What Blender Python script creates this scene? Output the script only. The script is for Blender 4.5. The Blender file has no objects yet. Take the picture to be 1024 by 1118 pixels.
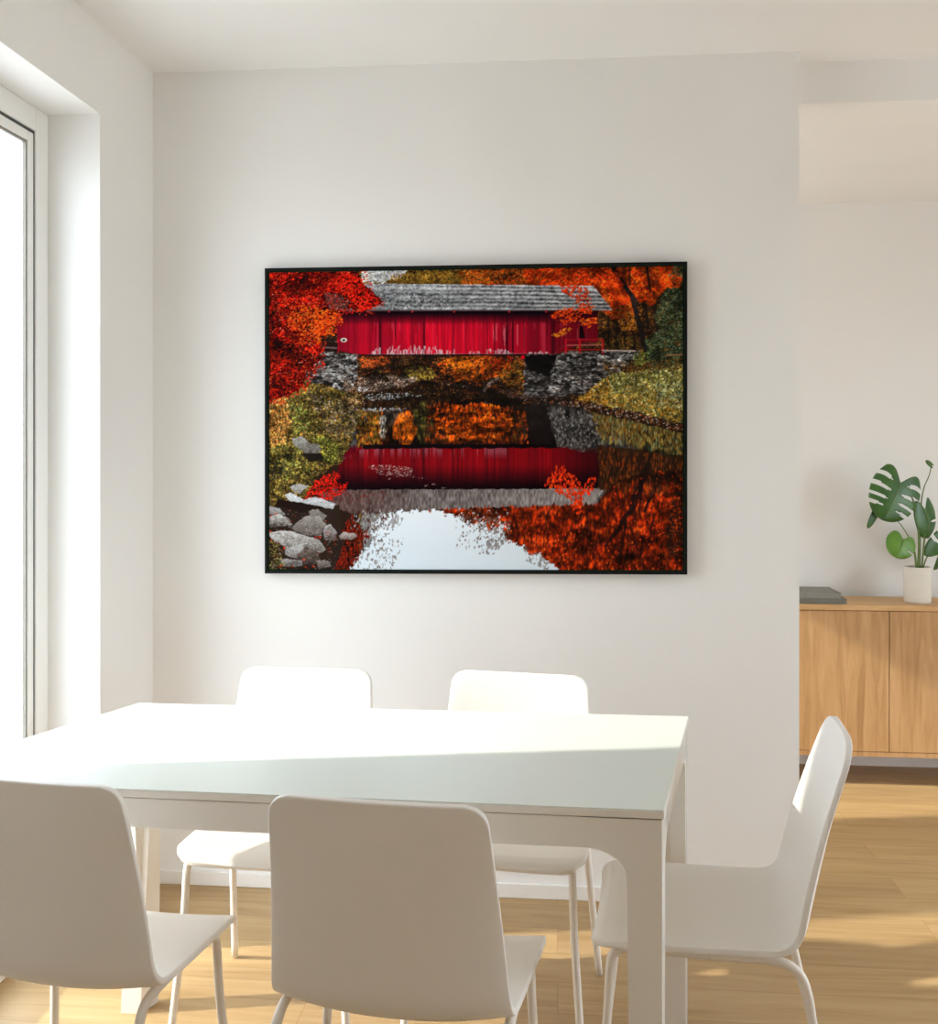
import bpy, bmesh, math
import numpy as np
from mathutils import Vector, Matrix
# ---------------------------------------------------------------- the printed landscape on the wall picture
def paint_landscape():
    """An autumn river with a red covered bridge, painted with brush dabs; returns (colours, u0,v0,scale)."""
    S = 2.0
    U0, V0, U1, V1 = 288.0, 285.0, 752.0, 629.0
    W, H = int((U1-U0)*S), int((V1-V0)*S)
    rng = np.random.RandomState(11)
    U, V = np.meshgrid(U0+(np.arange(W)+.5)/S, V0+(np.arange(H)+.5)/S)
    img = np.zeros((H, W, 3)); img[:] = (38, 24, 16)

    def noise(fx, fy, seed):
        r = np.random.RandomState(seed)
        gx, gy = int((U1-U0)/fx)+4, int((V1-V0)/fy)+4
        g = r.rand(gy, gx)
        x, y = (U-U0)/fx, (V-V0)/fy
        xi, yi = x.astype(int), y.astype(int)
        tx, ty = x-xi, y-yi
        tx = tx*tx*(3-2*tx); ty = ty*ty*(3-2*ty)
        return (g[yi, xi]*(1-tx)+g[yi, xi+1]*tx)*(1-ty)+(g[yi+1, xi]*(1-tx)+g[yi+1, xi+1]*tx)*ty

    def fbm(fx, fy, seed):
        return .5*noise(fx, fy, seed)+.3*noise(fx/2, fy/2, seed+1)+.2*noise(fx/4, fy/4, seed+2)

    cache = {}
    def poly(pts, rag=0, rf=6, seed=0):
        x, y = U, V
        if rag:
            kx = (rf, seed % 5)
            if kx not in cache: cache[kx] = (fbm(rf, rf, 900+seed)-.5, fbm(rf, rf, 950+seed)-.5)
            x = U+cache[kx][0]*2*rag; y = V+cache[kx][1]*2*rag
        m = np.zeros((H, W), bool)
        n = len(pts)
        for i in range(n):
            (xa, ya), (xb, yb) = pts[i], pts[(i+1) % n]
            if ya == yb: continue
            c = ((ya > y) != (yb > y)) & (x < (xb-xa)*(y-ya)/(yb-ya)+xa)
            m ^= c
        return m

    def put(m, col, a=1.0):
        if np.isscalar(a): a = np.full((H, W), a)
        k = (m*a)[..., None]
        img[:] = img*(1-k)+np.asarray(col, float)*k

    def pal(m, a, b, t):
        t = np.clip(t, 0, 1)[..., None]
        c = np.asarray(a, float)*(1-t)+np.asarray(b, float)*t
        img[m] = c[m]

    def dabs(m, cols, n, r0, r1, stretch=1.0, jit=18, weights=None, wide=1.0):
        ys, xs = np.nonzero(m)
        if len(ys) == 0: return
        idx = rng.randint(0, len(ys), n)
        cs = np.asarray(cols, float)
        ci = rng.choice(len(cs), n, p=weights)
        rr = (r0+(r1-r0)*rng.rand(n))*S
        sh = 1+(rng.rand(n)-.5)*2*jit/100.
        ang = (rng.rand(n)-.5)*1.6
        for k in range(n):
            cy, cx, r = ys[idx[k]], xs[idx[k]], rr[k]
            e = int(math.ceil(r*max(1, stretch, wide)))
            ya, yb, xa, xb = max(0, cy-e), min(H, cy+e+1), max(0, cx-e), min(W, cx+e+1)
            yy, xx = np.ogrid[ya-cy:yb-cy, xa-cx:xb-cx]
            if stretch == 1.0 and wide == 1.0:
                ca, sa = math.cos(ang[k]), math.sin(ang[k])
                q = ((xx*ca+yy*sa)/r)**2+((yy*ca-xx*sa)/(r*.62))**2
            else:
                q = (xx/(r*wide))**2+(yy/(r*stretch))**2
            t = np.clip(1.6-1.6*q, 0, 1)[..., None]
            img[ya:yb, xa:xb] = img[ya:yb, xa:xb]*(1-t)+np.clip(cs[ci[k]]*sh[k], 0, 255)*t

    def clump(m, fx, fy, seed, lo=.5, hi=1.25, gain=2.2):
        k = np.clip(.5+(fbm(fx, fy, seed)-.5)*gain, 0, 1)
        k = lo+(hi-lo)*k
        img[m] = np.clip(img*k[..., None], 0, 255)[m]

    def line(x0, y0, x1, y1, w0, w1, col, wob=0, seed=0, a=1.0):
        L = math.hypot(x1-x0, y1-y0); dx, dy = (x1-x0)/L, (y1-y0)/L
        t = (U-x0)*dx+(V-y0)*dy
        d = np.abs((U-x0)*-dy+(V-y0)*dx+((noise(14, 14, seed+70)-.5)*2*wob if wob else 0))
        w = w0+(w1-w0)*np.clip(t/L, 0, 1)
        k = np.clip((w-d)*S+.5, 0, 1)*((t > 0) & (t < L))
        put(k > 0, col, k*a)

    def blob(cx, cy, rx, ry, rag=.35, seed=0, rf=8):
        q = ((U-cx)/rx)**2+((V-cy)/ry)**2
        return q+(fbm(rf, rf, 400+seed)-.5)*2*rag*2 < 1

    RED = [(206, 22, 8), (176, 10, 6), (232, 44, 14), (120, 4, 6), (150, 8, 8), (226, 66, 22), (84, 4, 6)]
    ORG = [(228, 84, 12), (206, 62, 8), (240, 110, 24), (150, 48, 10), (196, 92, 20), (100, 40, 12)]
    ROR = [(236, 62, 10), (222, 44, 8), (246, 90, 20), (180, 36, 8), (130, 34, 10)]
    GLD = [(178, 128, 34), (150, 104, 26), (204, 150, 50), (112, 80, 22), (86, 62, 22)]
    BRN = [(112, 66, 26), (84, 44, 20), (60, 34, 18), (150, 84, 26), (40, 26, 18), (132, 96, 40)]
    OLV = [(120, 112, 40), (150, 136, 56), (92, 88, 32), (70, 64, 26), (170, 150, 70), (54, 48, 24)]
    GRN = [(92, 116, 40), (122, 140, 60), (70, 88, 34), (150, 160, 84), (54, 66, 30)]
    SAG = [(150, 152, 96), (176, 176, 120), (124, 126, 74), (100, 98, 54), (196, 190, 140), (74, 70, 36), (168, 140, 60)]
    PIN = [(52, 66, 42), (36, 48, 32), (76, 92, 60), (24, 34, 26), (94, 108, 78)]
    STO = [(128, 122, 118), (96, 92, 90), (160, 154, 150), (66, 62, 62), (186, 182, 178), (50, 46, 46)]

    A = np.ones((H, W), bool)
    # --- forest behind the bridge
    up = V < 445
    dabs(up, BRN, 9000, .8, 1.8)
    top = V < 318
    dabs(top & (U > 395) & (U < 530), GLD+OLV[:3], 2600, .6, 1.3)
    put(poly([(398, 290), (452, 290), (440, 302), (420, 308), (396, 308)], 5, 7, 3), (214, 218, 224))
    dabs(poly([(398, 290), (450, 290), (440, 308), (396, 308)]), [(70, 60, 50), (150, 130, 70), (226, 230, 236), (60, 46, 38), (120, 96, 50)], 620, .4, .9)
    dabs(poly([(432, 299), (470, 296), (540, 296), (540, 312), (425, 312)], 3, 6, 4), [(146, 112, 34), (120, 92, 30), (176, 136, 48), (92, 66, 26), (160, 96, 30)], 1500, .6, 1.2)
    dabs(poly([(505, 292), (620, 290), (640, 315), (505, 313)], 4, 6, 5), ORG+[(90, 50, 20), (110, 80, 30)], 2600, .6, 1.4)
    dabs(poly([(575, 292), (690, 290), (690, 330), (650, 318), (580, 310)], 4, 6, 6), ROR, 2400, .7, 1.7)
    # right hand wood
    rw = poly([(655, 330), (749, 325), (749, 405), (655, 390)])
    put(rw, (46, 30, 20))
    dabs(rw, [(150, 84, 22), (110, 62, 22), (78, 48, 20), (40, 28, 18), (176, 110, 34), (30, 22, 16), (90, 72, 28)], 2600, .6, 1.4)
    dabs(poly([(652, 370), (720, 365), (745, 395), (652, 392)], 3), [(128, 110, 36), (96, 84, 30), (60, 50, 24), (150, 90, 30)], 700, .6, 1.3)
    for x0, y0, x1, y1, w0, w1 in [(667, 345, 668, 392, .9, .9), (676, 350, 677, 392, .8, .8), (692, 345, 695, 392, 1, 1.2), (701, 292, 709, 360, 1.4, 1.6), (716, 330, 722, 375, 1.8, 2.2), (684, 340, 686, 390, .7, .7)]:
        line(x0, y0, x1, y1, w0, w1, (34, 24, 20), 1.2, int(x0))
    dabs(poly([(672, 290), (745, 290), (745, 312), (726, 318), (715, 332), (700, 330), (690, 320), (672, 322)], 5, 7, 7), ROR+ORG[:3], 2300, .8, 1.7)
    dabs(poly([(655, 312), (690, 312), (700, 345), (672, 350), (660, 338)], 4, 6, 8), ORG+ROR[:2], 900, .7, 1.5)
    dabs(poly([(676, 340), (700, 338), (705, 362), (680, 362)], 5, 6, 9), [(176, 104, 26), (140, 80, 22), (200, 124, 36), (60, 36, 18)], 350, .7, 1.3)
    line(670, 290, 693, 325, 2.4, 2.6, (26, 28, 32), 1, 5); line(692, 322, 712, 398, 2.6, 3.4, (34, 28, 28), 1, 6)
    line(708, 290, 712, 320, 1.2, 1.0, (30, 26, 26), 1, 8); line(690, 290, 690, 312, .8, .8, (30, 26, 26), 0, 9)
    dabs(poly([(664, 296), (680, 296), (684, 318), (690, 330), (672, 335)], 4, 5, 12), ROR, 420, .8, 1.6)
    dabs(poly([(736, 292), (749, 292), (749, 400), (712, 402), (706, 372), (722, 360), (716, 344), (728, 322)], 5, 8, 10), PIN, 2400, .7, 1.6)
    dabs(poly([(722, 300), (746, 302), (744, 312), (716, 316)], 3, 5, 13), ORG[:3]+ROR, 260, .8, 1.6)
    # --- thickets seen under the bridge
    und = poly([(388, 386), (588, 386), (588, 432), (388, 430)])
    put(und, (40, 24, 16))
    dabs(und, [(176, 78, 26), (120, 58, 24), (84, 44, 20), (60, 36, 20), (40, 26, 16), (110, 90, 36)], 2200, .6, 1.4)
    dabs(blob(412, 393, 18, 9, .3, 1), [(206, 90, 34), (180, 66, 22), (150, 70, 30)], 260, .7, 1.4)
    dabs(blob(520, 400, 40, 16, .3, 2), ORG+[(226, 120, 30)], 1100, .7, 1.6)
    dabs(blob(505, 398, 14, 8, .3, 22), [(240, 128, 20), (226, 110, 20)], 160, .7, 1.3)
    dabs(blob(552, 393, 14, 12, .3, 3), RED[:4]+[(50, 20, 18)], 220, .6, 1.2)
    dabs(blob(568, 410, 16, 16, .3, 4), [(196, 124, 30), (160, 110, 36), (206, 90, 24), (110, 90, 34)], 420, .6, 1.4)
    dabs(blob(462, 407, 16, 8, .3, 5), [(150, 136, 50), (170, 140, 50), (110, 96, 36)], 260, .6, 1.3)
    dabs(blob(450, 398, 16, 7, .3, 6), [(40, 26, 16), (70, 50, 26), (30, 20, 14)], 160, .8, 1.5)
    dabs(blob(490, 406, 10, 8, .3, 7), [(24, 18, 14), (34, 26, 18)], 120, .8, 1.5)
    # gravel, far bank and rapids
    dabs(poly([(394, 412), (430, 409), (462, 412), (446, 424), (420, 430), (394, 424)], 2, 5, 11), [(168, 146, 132), (120, 98, 86), (200, 184, 170), (84, 62, 52), (60, 40, 32)], 900, .5, 1.1)
    put(poly([(462, 416), (520, 420), (575, 436), (575, 446), (462, 430)], 2, 6, 14), (24, 17, 13))
    dabs(poly([(484, 417), (512, 420), (528, 428), (508, 428), (484, 423)], 2, 5, 15), [(150, 132, 124), (92, 70, 62), (60, 40, 34)], 110, .5, 1.2)
    dabs(poly([(545, 424), (590, 426), (600, 436), (560, 434)], 2, 5, 16), [(96, 66, 56), (60, 40, 34), (120, 96, 86)], 220, .5, 1.2)
    for i in range(26):
        t = i/25.; x = 552-20*math.sin(math.pi*.55*t+.25); y = 413+t*22
        dabs(blob(x, y, 2.4, 1.8, 0), [(150, 138, 132), (110, 92, 84)], 6, .5, .9)
    clump(A & (V < 325), 12, 8, 120, .6, 1.2); clump(A & (V < 400) & (U > 650), 9, 10, 121, .5, 1.3)
    clump(und, 12, 7, 122, .35, 1.25)
    # --- the bridge
    rn = fbm(3, 2, 30)
    roof = poly([(366, 309), (651, 312), (671.5, 338.4), (364, 338.6)])
    stripe = np.sin((V-.012*(U-400)+2.2*fbm(60, 5, 34))*2*math.pi/4.3)
    rb = 112+(rn-.5)*190+(noise(1.1, 1.0, 145)-.5)*np.where(U < 500, 120, 64)+np.clip((U-400)/200, .1, 1)*(stripe*62+20)+(noise(40, 4, 33)-.5)*90+np.where(V < 316, 30, 0)
    rb = np.where(U < 440, rb*.92, rb)
    pal(roof, (30, 30, 32), (226, 228, 232), rb/255)
    wall = poly([(370, 338), (656, 338), (656, 374), (640, 374), (612, 386.5), (405, 387.5), (388, 386), (370, 382)])
    pl = .6*noise(2.2, 400, 40)+.4*noise(5.5, 400, 41)+.25*(noise(1.2, 30, 42)-.5)
    base = np.clip(.55+.35*np.sin(np.clip((U-360)/250, 0, 1)*math.pi), 0, 1)
    sh = np.clip((V-341)/14, .06, 1)
    k = base*(.66+.5*pl)*sh*(.92+.16*noise(.9, 12, 141))
    c = np.stack([232*k+4, 4+8*k, 34*k+10], -1)
    img[wall] = np.clip(c, 0, 255)[wall]
    seam = wall & (noise(1.6, 400, 43) > .86)
    put(seam, (40, 4, 12), .75*sh)
    lite = wall & (noise(1.4, 60, 44) > .80) & (U > 394) & (V > 352)
    put(lite, (232, 90, 104), .28); put(wall & (noise(1.0, 40, 143) > .88) & (U > 394) & (V > 350), (236, 150, 150), .5)
    pk = np.where(U < 480, 1.0, np.where(U < 560, .62, .4))*np.clip((U-402)/14, 0, 1)
    peel = wall & (V > 387-(4+7*noise(2.0, 400, 45))*pk) & (U > 402) & (U < 602) & (noise(1.0, 4.5, 46) > .42) & (noise(9, 400, 144) > .36)
    put(peel, (210, 204, 204), .35+.6*noise(.9, 4, 47))
    put(poly([(612, 386), (656, 370), (656, 338), (600, 338)]), (70, 2, 10), .35)
    line(398, 387.8, 608, 387.2, .9, .9, (14, 8, 8)); line(404, 386.6, 604, 386.0, .3, .3, (190, 170, 165), 0, 1, .5)
    put(poly([(386, 388), (393, 388), (393, 391), (386, 391)]), (190, 8, 24)); put(poly([(573, 388), (577, 388), (577, 392), (573, 392)]), (190, 8, 24))
    q = ((U-377.5)/3.6)**2+((V-371.2)/2.3)**2
    put(q < 1, (206, 204, 196)); put(q < .28, (30, 20, 18))
    line(364, 338.8, 670, 338.6, .5, .5, (150, 130, 128), 0, 3, .7)
    put(poly([(636, 352), (639, 352), (642, 369), (636, 369)]), (18, 6, 10))
    for x in (428, 454, 500, 560, 600): put(((U-x)**2+(V-340.2)**2) < 1, (190, 30, 40))
    # stone abutments
    def stones(m, lo, seed, n):
        put(m, (44, 40, 40))
        dabs(m, [(116, 110, 106), (92, 88, 86), (140, 134, 130), (60, 56, 56), (40, 36, 36), (104, 92, 84)], n, .6, 1.3, wide=2.6)
        put(m & (noise(7, 1.7, seed) > .66), (20, 18, 18), .85)
        dabs(m & (noise(8, 2.4, seed+1) > .60), [(176, 172, 170), (150, 146, 144), (206, 204, 202)], n//6, .5, 1.1, wide=2.2)
        put(m & (noise(3, 1.5, seed+2) > .74), (24, 22, 22), .8)
        put(m, (20, 18, 18), lo)
    stones(poly([(350, 383), (392, 388), (392, 410), (386, 426), (362, 428), (338, 418), (335, 400)], 2, 6, 20), .12, 60, 1100)
    stones(poly([(610, 387), (626, 384), (700, 384), (696, 393), (668, 410), (640, 430), (618, 434), (598, 430)], 2, 6, 21), .10, 64, 1400)
    stones(poly([(578, 388), (612, 387), (600, 434), (576, 432)]), .40, 66, 500)
    put(poly([(577, 388), (612, 387), (604, 412), (580, 404)], 2), (12, 8, 8), .9)
    put(poly([(576, 433), (628, 436), (622, 442), (574, 438)], 1), (24, 16, 14))
    dabs(poly([(574, 432), (616, 434), (624, 440), (576, 438)], 1), [(110, 90, 80), (40, 28, 24), (70, 50, 42)], 130, .5, 1.2)
    # railings
    for y in (371, 377, 382): line(621, y, 661, y-.5, .6, .6, (150, 20, 30) if y != 377 else (176, 90, 84))
    for x in (621.5, 636.5, 661): line(x, 370, x, 386, .8, .8, (196, 16, 34))
    line(606, 388, 622, 376, .5, .5, (110, 30, 34))
    line(355, 372.6, 371, 373, .4, .4, (150, 110, 105)); line(371, 370, 371, 385, .7, .7, (200, 14, 30))
    put(poly([(352, 366), (371, 374), (371, 384), (350, 384)], 1), (26, 14, 14), .75); line(354, 379, 370, 380, .9, .9, (110, 84, 80))
    line(660, 383, 696, 384, .7, .7, (180, 160, 150), 1, 4); line(728, 388, 748, 387, .7, .7, (150, 96, 70), 0, 4)
    # --- right bank
    gb = poly([(628, 440), (648, 424), (672, 408), (700, 404), (749, 398), (749, 466), (716, 456), (690, 452), (660, 446)], 3, 7, 24)
    put(gb, (90, 84, 40)); dabs(gb, SAG+OLV[:2], 3600, .5, 1.3)
    dabs(gb & (V > 428+ (U-660)*.12), GLD+[(200, 120, 30), (220, 140, 40)], 700, .5, 1.2)
    dabs(gb & (U < 668), [(120, 66, 26), (150, 100, 34), (90, 60, 26), (180, 120, 36)], 500, .5, 1.2)
    dabs(gb & (U > 718) & (V > 418) & (V < 445), [(170, 180, 140), (140, 156, 110), (190, 196, 160)], 350, .5, 1.1)
    dabs(poly([(660, 396), (749, 392), (749, 402), (690, 408), (664, 408)], 3, 6, 25), [(84, 56, 26), (120, 70, 28), (60, 44, 22), (150, 96, 36), (70, 72, 34)], 520, .5, 1.3)
    dabs(poly([(694, 384), (710, 384), (712, 398), (694, 398)], 2), GRN, 110, .6, 1.3)
    edge = poly([(604, 438), (640, 438), (700, 450), (749, 464), (749, 472), (690, 458), (640, 448), (604, 444)], 2, 5, 26)
    put(edge, (34, 22, 16)); dabs(edge, [(150, 120, 104), (84, 56, 44), (30, 20, 16), (180, 84, 26), (110, 64, 34), (200, 176, 164)], 620, .5, 1.2)

    clump(gb, 8, 5, 123, .72, 1.2); clump(gb, 1.6, 2.4, 124, .6, 1.4)
    dabs(gb & (V > 420) & (fbm(14, 8, 150) > .48), [(214, 150, 40), (200, 120, 30), (180, 140, 50)], 420, .4, 1.0)
    clump(poly([(600, 384), (700, 384), (668, 412), (640, 432), (598, 432)]), 9, 4, 125, .6, 1.25)
    # --- the water: the far bank mirrored, darker and streaked
    AX = 437.0
    src = img.copy()
    rows = np.arange(H)
    vv = V0+(rows+.5)/S
    vm = AX-(vv-AX)*1.0
    vm = np.where(vv > 533, 338-(vv-534)*1.1, vm)
    sy = np.clip(((vm-V0)*S).astype(int), int((293-V0)*S), H-1)
    ref = src[sy]
    jx = ((noise(3, 1.2, 80)-.5)*5).astype(int)
    xs = np.clip(np.arange(W)[None, :]+jx, 0, W-1)
    ref = ref[np.arange(H)[:, None], xs]
    cs = np.cumsum(np.vstack([np.zeros((1, W, 3)), ref]), 0)
    kb = 5
    lo = np.clip(np.arange(H)-kb, 0, H); hi = np.clip(np.arange(H)+kb+1, 0, H)
    ref = (cs[hi]-cs[lo])/(hi-lo)[:, None, None]
    ref = ref*(.5+.35*noise(1.3, 9, 81))[..., None]
    water = poly([(392, 430), (470, 418), (520, 424), (576, 440), (622, 442), (660, 452), (720, 466), (749, 474), (749, 628), (356, 628), (372, 590), (385, 560), (340, 545), (372, 512), (388, 470)], 2, 6, 27)
    img[water] = ref[water]
    VS = dict(stretch=3.2)
    wm = lambda m: m & water
    dabs(wm(poly([(392, 450), (420, 446), (420, 487), (392, 487)], 2)), [(110, 84, 28), (150, 100, 26), (84, 66, 24), (190, 96, 20)], 260, .6, 1.1, **VS)
    dabs(wm(blob(446, 469, 13, 18, .3, 30)), [(226, 100, 12), (206, 84, 14), (180, 84, 20)], 260, .6, 1.2, **VS)
    dabs(wm(blob(421, 465, 4, 13, .3, 31)), [(150, 146, 134), (170, 160, 150)], 34, .6, 1.0, **VS)
    dabs(wm(blob(466, 462, 10, 22, .3, 33)), [(60, 56, 26), (40, 36, 20), (84, 76, 30)], 190, .6, 1.1, **VS)
    dabs(wm(poly([(470, 440), (580, 446), (582, 487), (466, 487)], 4, 6, 32)), [(120, 44, 10), (70, 30, 12), (170, 62, 12), (44, 26, 14)], 800, .6, 1.1, **VS)
    dabs(wm(blob(522, 460, 44, 20, .3, 34)), [(232, 84, 8), (206, 66, 8), (150, 48, 10), (236, 104, 20)], 900, .6, 1.2, stretch=2.0)
    dabs(wm(poly([(392, 428), (480, 418), (540, 432), (500, 440), (440, 446), (394, 446)], 2, 5, 35)), [(40, 28, 18), (70, 48, 24), (96, 76, 36), (90, 40, 20)], 420, .6, 1.4)
    clump(wm(blob(522, 460, 50, 24, .3, 34)), 16, 3.2, 155, .45, 1.4); clump(wm(poly([(392, 430), (582, 430), (582, 487), (392, 487)])), 14, 6, 128, .5, 1.25); clump(wm(poly([(392, 430), (582, 430), (582, 487), (392, 487)])), 3, 4, 129, .6, 1.2)
    # pier and stone reflections
    put(wm(poly([(578, 442), (604, 442), (606, 487), (583, 487)])), (26, 18, 16), .75)
    dabs(wm(poly([(600, 444), (650, 452), (662, 476), (640, 494), (612, 490)], 2)), [(96, 90, 88), (120, 114, 110), (64, 58, 56), (40, 36, 36)], 420, .7, 1.3, stretch=1.6)
    dabs(wm(poly([(650, 452), (749, 474), (749, 498), (716, 490), (660, 482)], 3, 6, 36)), [(96, 84, 36), (130, 112, 60), (76, 66, 30), (150, 120, 56), (120, 70, 24), (110, 118, 80)], 620, .5, 1.0, stretch=3.5)
    # bridge reflection
    put(wm(poly([(399, 485.5), (612, 484.5), (612, 490), (399, 490.5)])), (12, 6, 8))
    rr = wm(poly([(372, 506), (396, 490), (620, 489), (640, 494), (660, 495), (655, 533), (372, 535)], 1.5))
    kk = (.55+.5*pl)*np.clip((534-V)/26, .12, 1)*np.where(U < 400, .75, 1)*np.clip((690-U)/90, .4, 1)
    img[rr] = np.clip(np.stack([148*kk+4, 3+5*kk, 12*kk+6], -1), 0, 255)[rr]
    put(rr & (V < 501) & (noise(2, 400, 45) > .5) & (U < 560), (150, 110, 120), .45*np.clip((502-V)/9, 0, 1))
    put(rr & (noise(1.6, 400, 43) > .84), (30, 2, 8), .6)
    roofr = wm(poly([(345, 538), (400, 535), (664, 533.5), (650, 551), (580, 553), (480, 557), (420, 560), (380, 560)], 1.2))
    g = 78+np.clip((U-400)/240, 0, 1)*56+(noise(1.4, 4, 84)-.5)*74+(noise(8, 5, 85)-.5)*26
    pal(roofr, (14, 6, 4), (246, 236, 232), g/255)
    put(roofr & (U < 470), (92, 40, 34), .35*np.clip((470-U)/90, 0, 1))
    dabs(roofr & (U < 425) & (V < 548), [(110, 30, 26), (84, 26, 22)], 90, .6, 1.3)
    # the red wood mirrored at the lower right
    lr = wm(poly([(470, 557), (500, 556), (580, 553), (652, 551), (668, 534), (680, 520), (749, 512), (749, 628), (470, 628)], 2, 5, 37))
    put(lr, (84, 22, 8)); dabs(lr, [(150, 36, 6), (176, 40, 6), (206, 52, 8), (110, 26, 6), (60, 18, 8), (190, 66, 12), (44, 20, 12)], 5200, .6, 1.3, stretch=2.6)
    put(wm(poly([(655, 486), (749, 498), (749, 528), (690, 524), (672, 534), (658, 534)], 3, 6, 38)), (44, 24, 12), .85)
    dabs(wm(poly([(655, 490), (749, 500), (749, 540), (660, 536)], 3)), [(60, 34, 16), (30, 18, 12), (84, 46, 18), (120, 50, 14)], 420, .6, 1.1, stretch=4)
    line(712, 494, 690, 562, 2.2, 2.6, (26, 18, 16), 2, 41, .9); line(690, 560, 668, 590, 2.4, 1.0, (30, 16, 14), 2, 42, .85); line(686, 566, 678, 624, 1.3, .8, (34, 16, 12), 1, 43, .8)
    line(722, 512, 706, 560, 1.2, 1.2, (30, 18, 14), 1, 44, .8); line(705, 510, 700, 560, .9, .9, (30, 18, 14), 1, 45, .8); line(690, 570, 704, 624, .8, .6, (40, 16, 10), 1, 46, .7); line(704, 584, 702, 606, 1.2, .8, (30, 16, 12), 1, 47, .8)
    dabs(wm(poly([(736, 540), (749, 530), (749, 610), (730, 606), (726, 586)], 4, 6, 48)), [(22, 22, 16), (34, 28, 18), (60, 22, 10)], 330, .8, 1.6)
    dabs(wm(blob(668, 598, 40, 14, .4, 49)), [(60, 18, 8), (44, 14, 8), (90, 24, 8)], 240, .6, 1.3, stretch=2)
    clump(lr, 16, 9, 126, .45, 1.25); clump(lr, 2.2, 8, 127, .7, 1.2)
    def smear(m, ky, kx):
        c0 = np.cumsum(np.vstack([np.zeros((1, W, 3)), img]), 0); r = np.arange(H)
        l0, h0 = np.clip(r-ky, 0, H), np.clip(r+ky+1, 0, H); b = (c0[h0]-c0[l0])/(h0-l0)[:, None, None]
        c1 = np.cumsum(np.concatenate([np.zeros((H, 1, 3)), b], 1), 1); q = np.arange(W)
        l1, h1 = np.clip(q-kx, 0, W), np.clip(q+kx+1, 0, W); b = (c1[:, h1]-c1[:, l1])/(h1-l1)[None, :, None]
        img[m] = (.25*img+.75*b)[m]
    smear(lr, 4, 1); clump(lr, 5, 5, 156, .75, 1.5)
    dabs(lr & (fbm(14, 10, 157) > .5), [(206, 54, 16), (180, 40, 10), (222, 80, 24)], 520, .5, 1.0, stretch=1.8)
    clump(lr, 22, 12, 158, .62, 1.2)
    for q in ((710, 510, 690, 562, 1.7, 2.2), (690, 560, 662, 596, 2.2, .9), (686, 566, 678, 624, 1.1, .7), (724, 520, 706, 560, 1.2, 1.0), (706, 516, 700, 556, .9, .8), (690, 570, 706, 624, .7, .5), (704, 584, 702, 606, 1.2, .8), (716, 560, 712, 590, .9, .6)):
        line(*q, (26, 12, 10), 2, int(q[0]), .82)
    dabs(wm(poly([(736, 540), (749, 530), (749, 612), (732, 606), (728, 586)], 4, 6, 159)), [(22, 20, 14), (34, 28, 18), (50, 18, 10)], 260, .8, 1.6)
    # overhanging leaves mirrored on the right part of the roof
    dabs(wm(poly([(598, 530), (612, 508), (622, 512), (640, 530), (652, 520), (652, 534), (642, 546), (640, 560), (630, 562), (628, 546)], 3, 5, 50)), [(206, 48, 10), (226, 66, 14), (176, 36, 8), (236, 40, 10)], 300, .7, 1.4, stretch=1.8)
    # the mirrored sky
    sky = wm(poly([(380, 628), (386, 618), (396, 606), (408, 592), (405, 575), (418, 562), (440, 559), (482, 556), (490, 562), (506, 563), (518, 574), (532, 567), (540, 578), (553, 572), (557, 590), (572, 596), (580, 604), (592, 606), (606, 616), (622, 628)], 5.5, 3.2, 51))
    put(sky, (212, 222, 230)); put(sky, (228, 234, 240), np.clip((600-V)/60, 0, .7))
    dabs(sky & (((U > 500) & (U < 560) & (V < 600) & (V > 563)) | ((U < 425) & (V > 560))), [(120, 110, 106), (150, 146, 146), (90, 74, 66), (196, 202, 208)], 190, .4, 1.0, stretch=1.8)
    for pts, th in (([(505, 562), (562, 568), (558, 592), (540, 606), (528, 604), (538, 584), (512, 574)], .50), ([(384, 604), (424, 586), (446, 590), (430, 626), (386, 626)], .68), ([(396, 566), (430, 558), (446, 566), (414, 596), (392, 606)], .56), ([(575, 596), (606, 612), (600, 624), (578, 612)], .55)):
        put(wm(poly(pts, 3, 5, 151)) & (.6*noise(2.0, 3.4, 152)+.4*noise(1.1, 1.6, 153) > th), (104, 92, 88), .45+.4*noise(3, 3, 154))
    dabs(wm(poly([(500, 556), (560, 556), (560, 590), (540, 580), (520, 576), (505, 566)], 3)), [(96, 60, 40), (130, 60, 24), (170, 170, 172), (60, 36, 26), (200, 204, 208)], 170, .4, 1.0, stretch=1.7)
    dabs(wm(poly([(384, 560), (420, 556), (424, 574), (400, 590), (384, 580)], 3)), [(120, 112, 108), (70, 30, 20), (150, 146, 146), (60, 24, 16)], 150, .5, 1.0, stretch=2.4)
    dabs(wm(poly([(362, 574), (385, 562), (405, 585), (392, 612), (378, 628), (356, 628)], 3, 5, 52)), [(110, 22, 8), (84, 18, 8), (140, 30, 10), (60, 20, 12)], 620, .6, 1.2, stretch=1.8)
    dabs(wm(poly([(395, 590), (440, 584), (440, 628), (388, 628)], 4)) & sky, [(150, 150, 152), (180, 186, 192), (120, 112, 110)], 60, .4, .9)
    dabs(wm(poly([(404, 508), (425, 507), (455, 511), (452, 520), (430, 521), (412, 516)], 1, 4, 53)), [(214, 196, 184), (236, 226, 218), (150, 110, 100), (90, 40, 36)], 330, .4, .8)
    for x, y in ((448, 519), (455, 521), (462, 522), (430, 523), (468, 530), (488, 533), (478, 529), (520, 536)): dabs(wm(blob(x, y, 3, .8, 0)), [(206, 190, 184)], 5, .4, .7)
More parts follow.
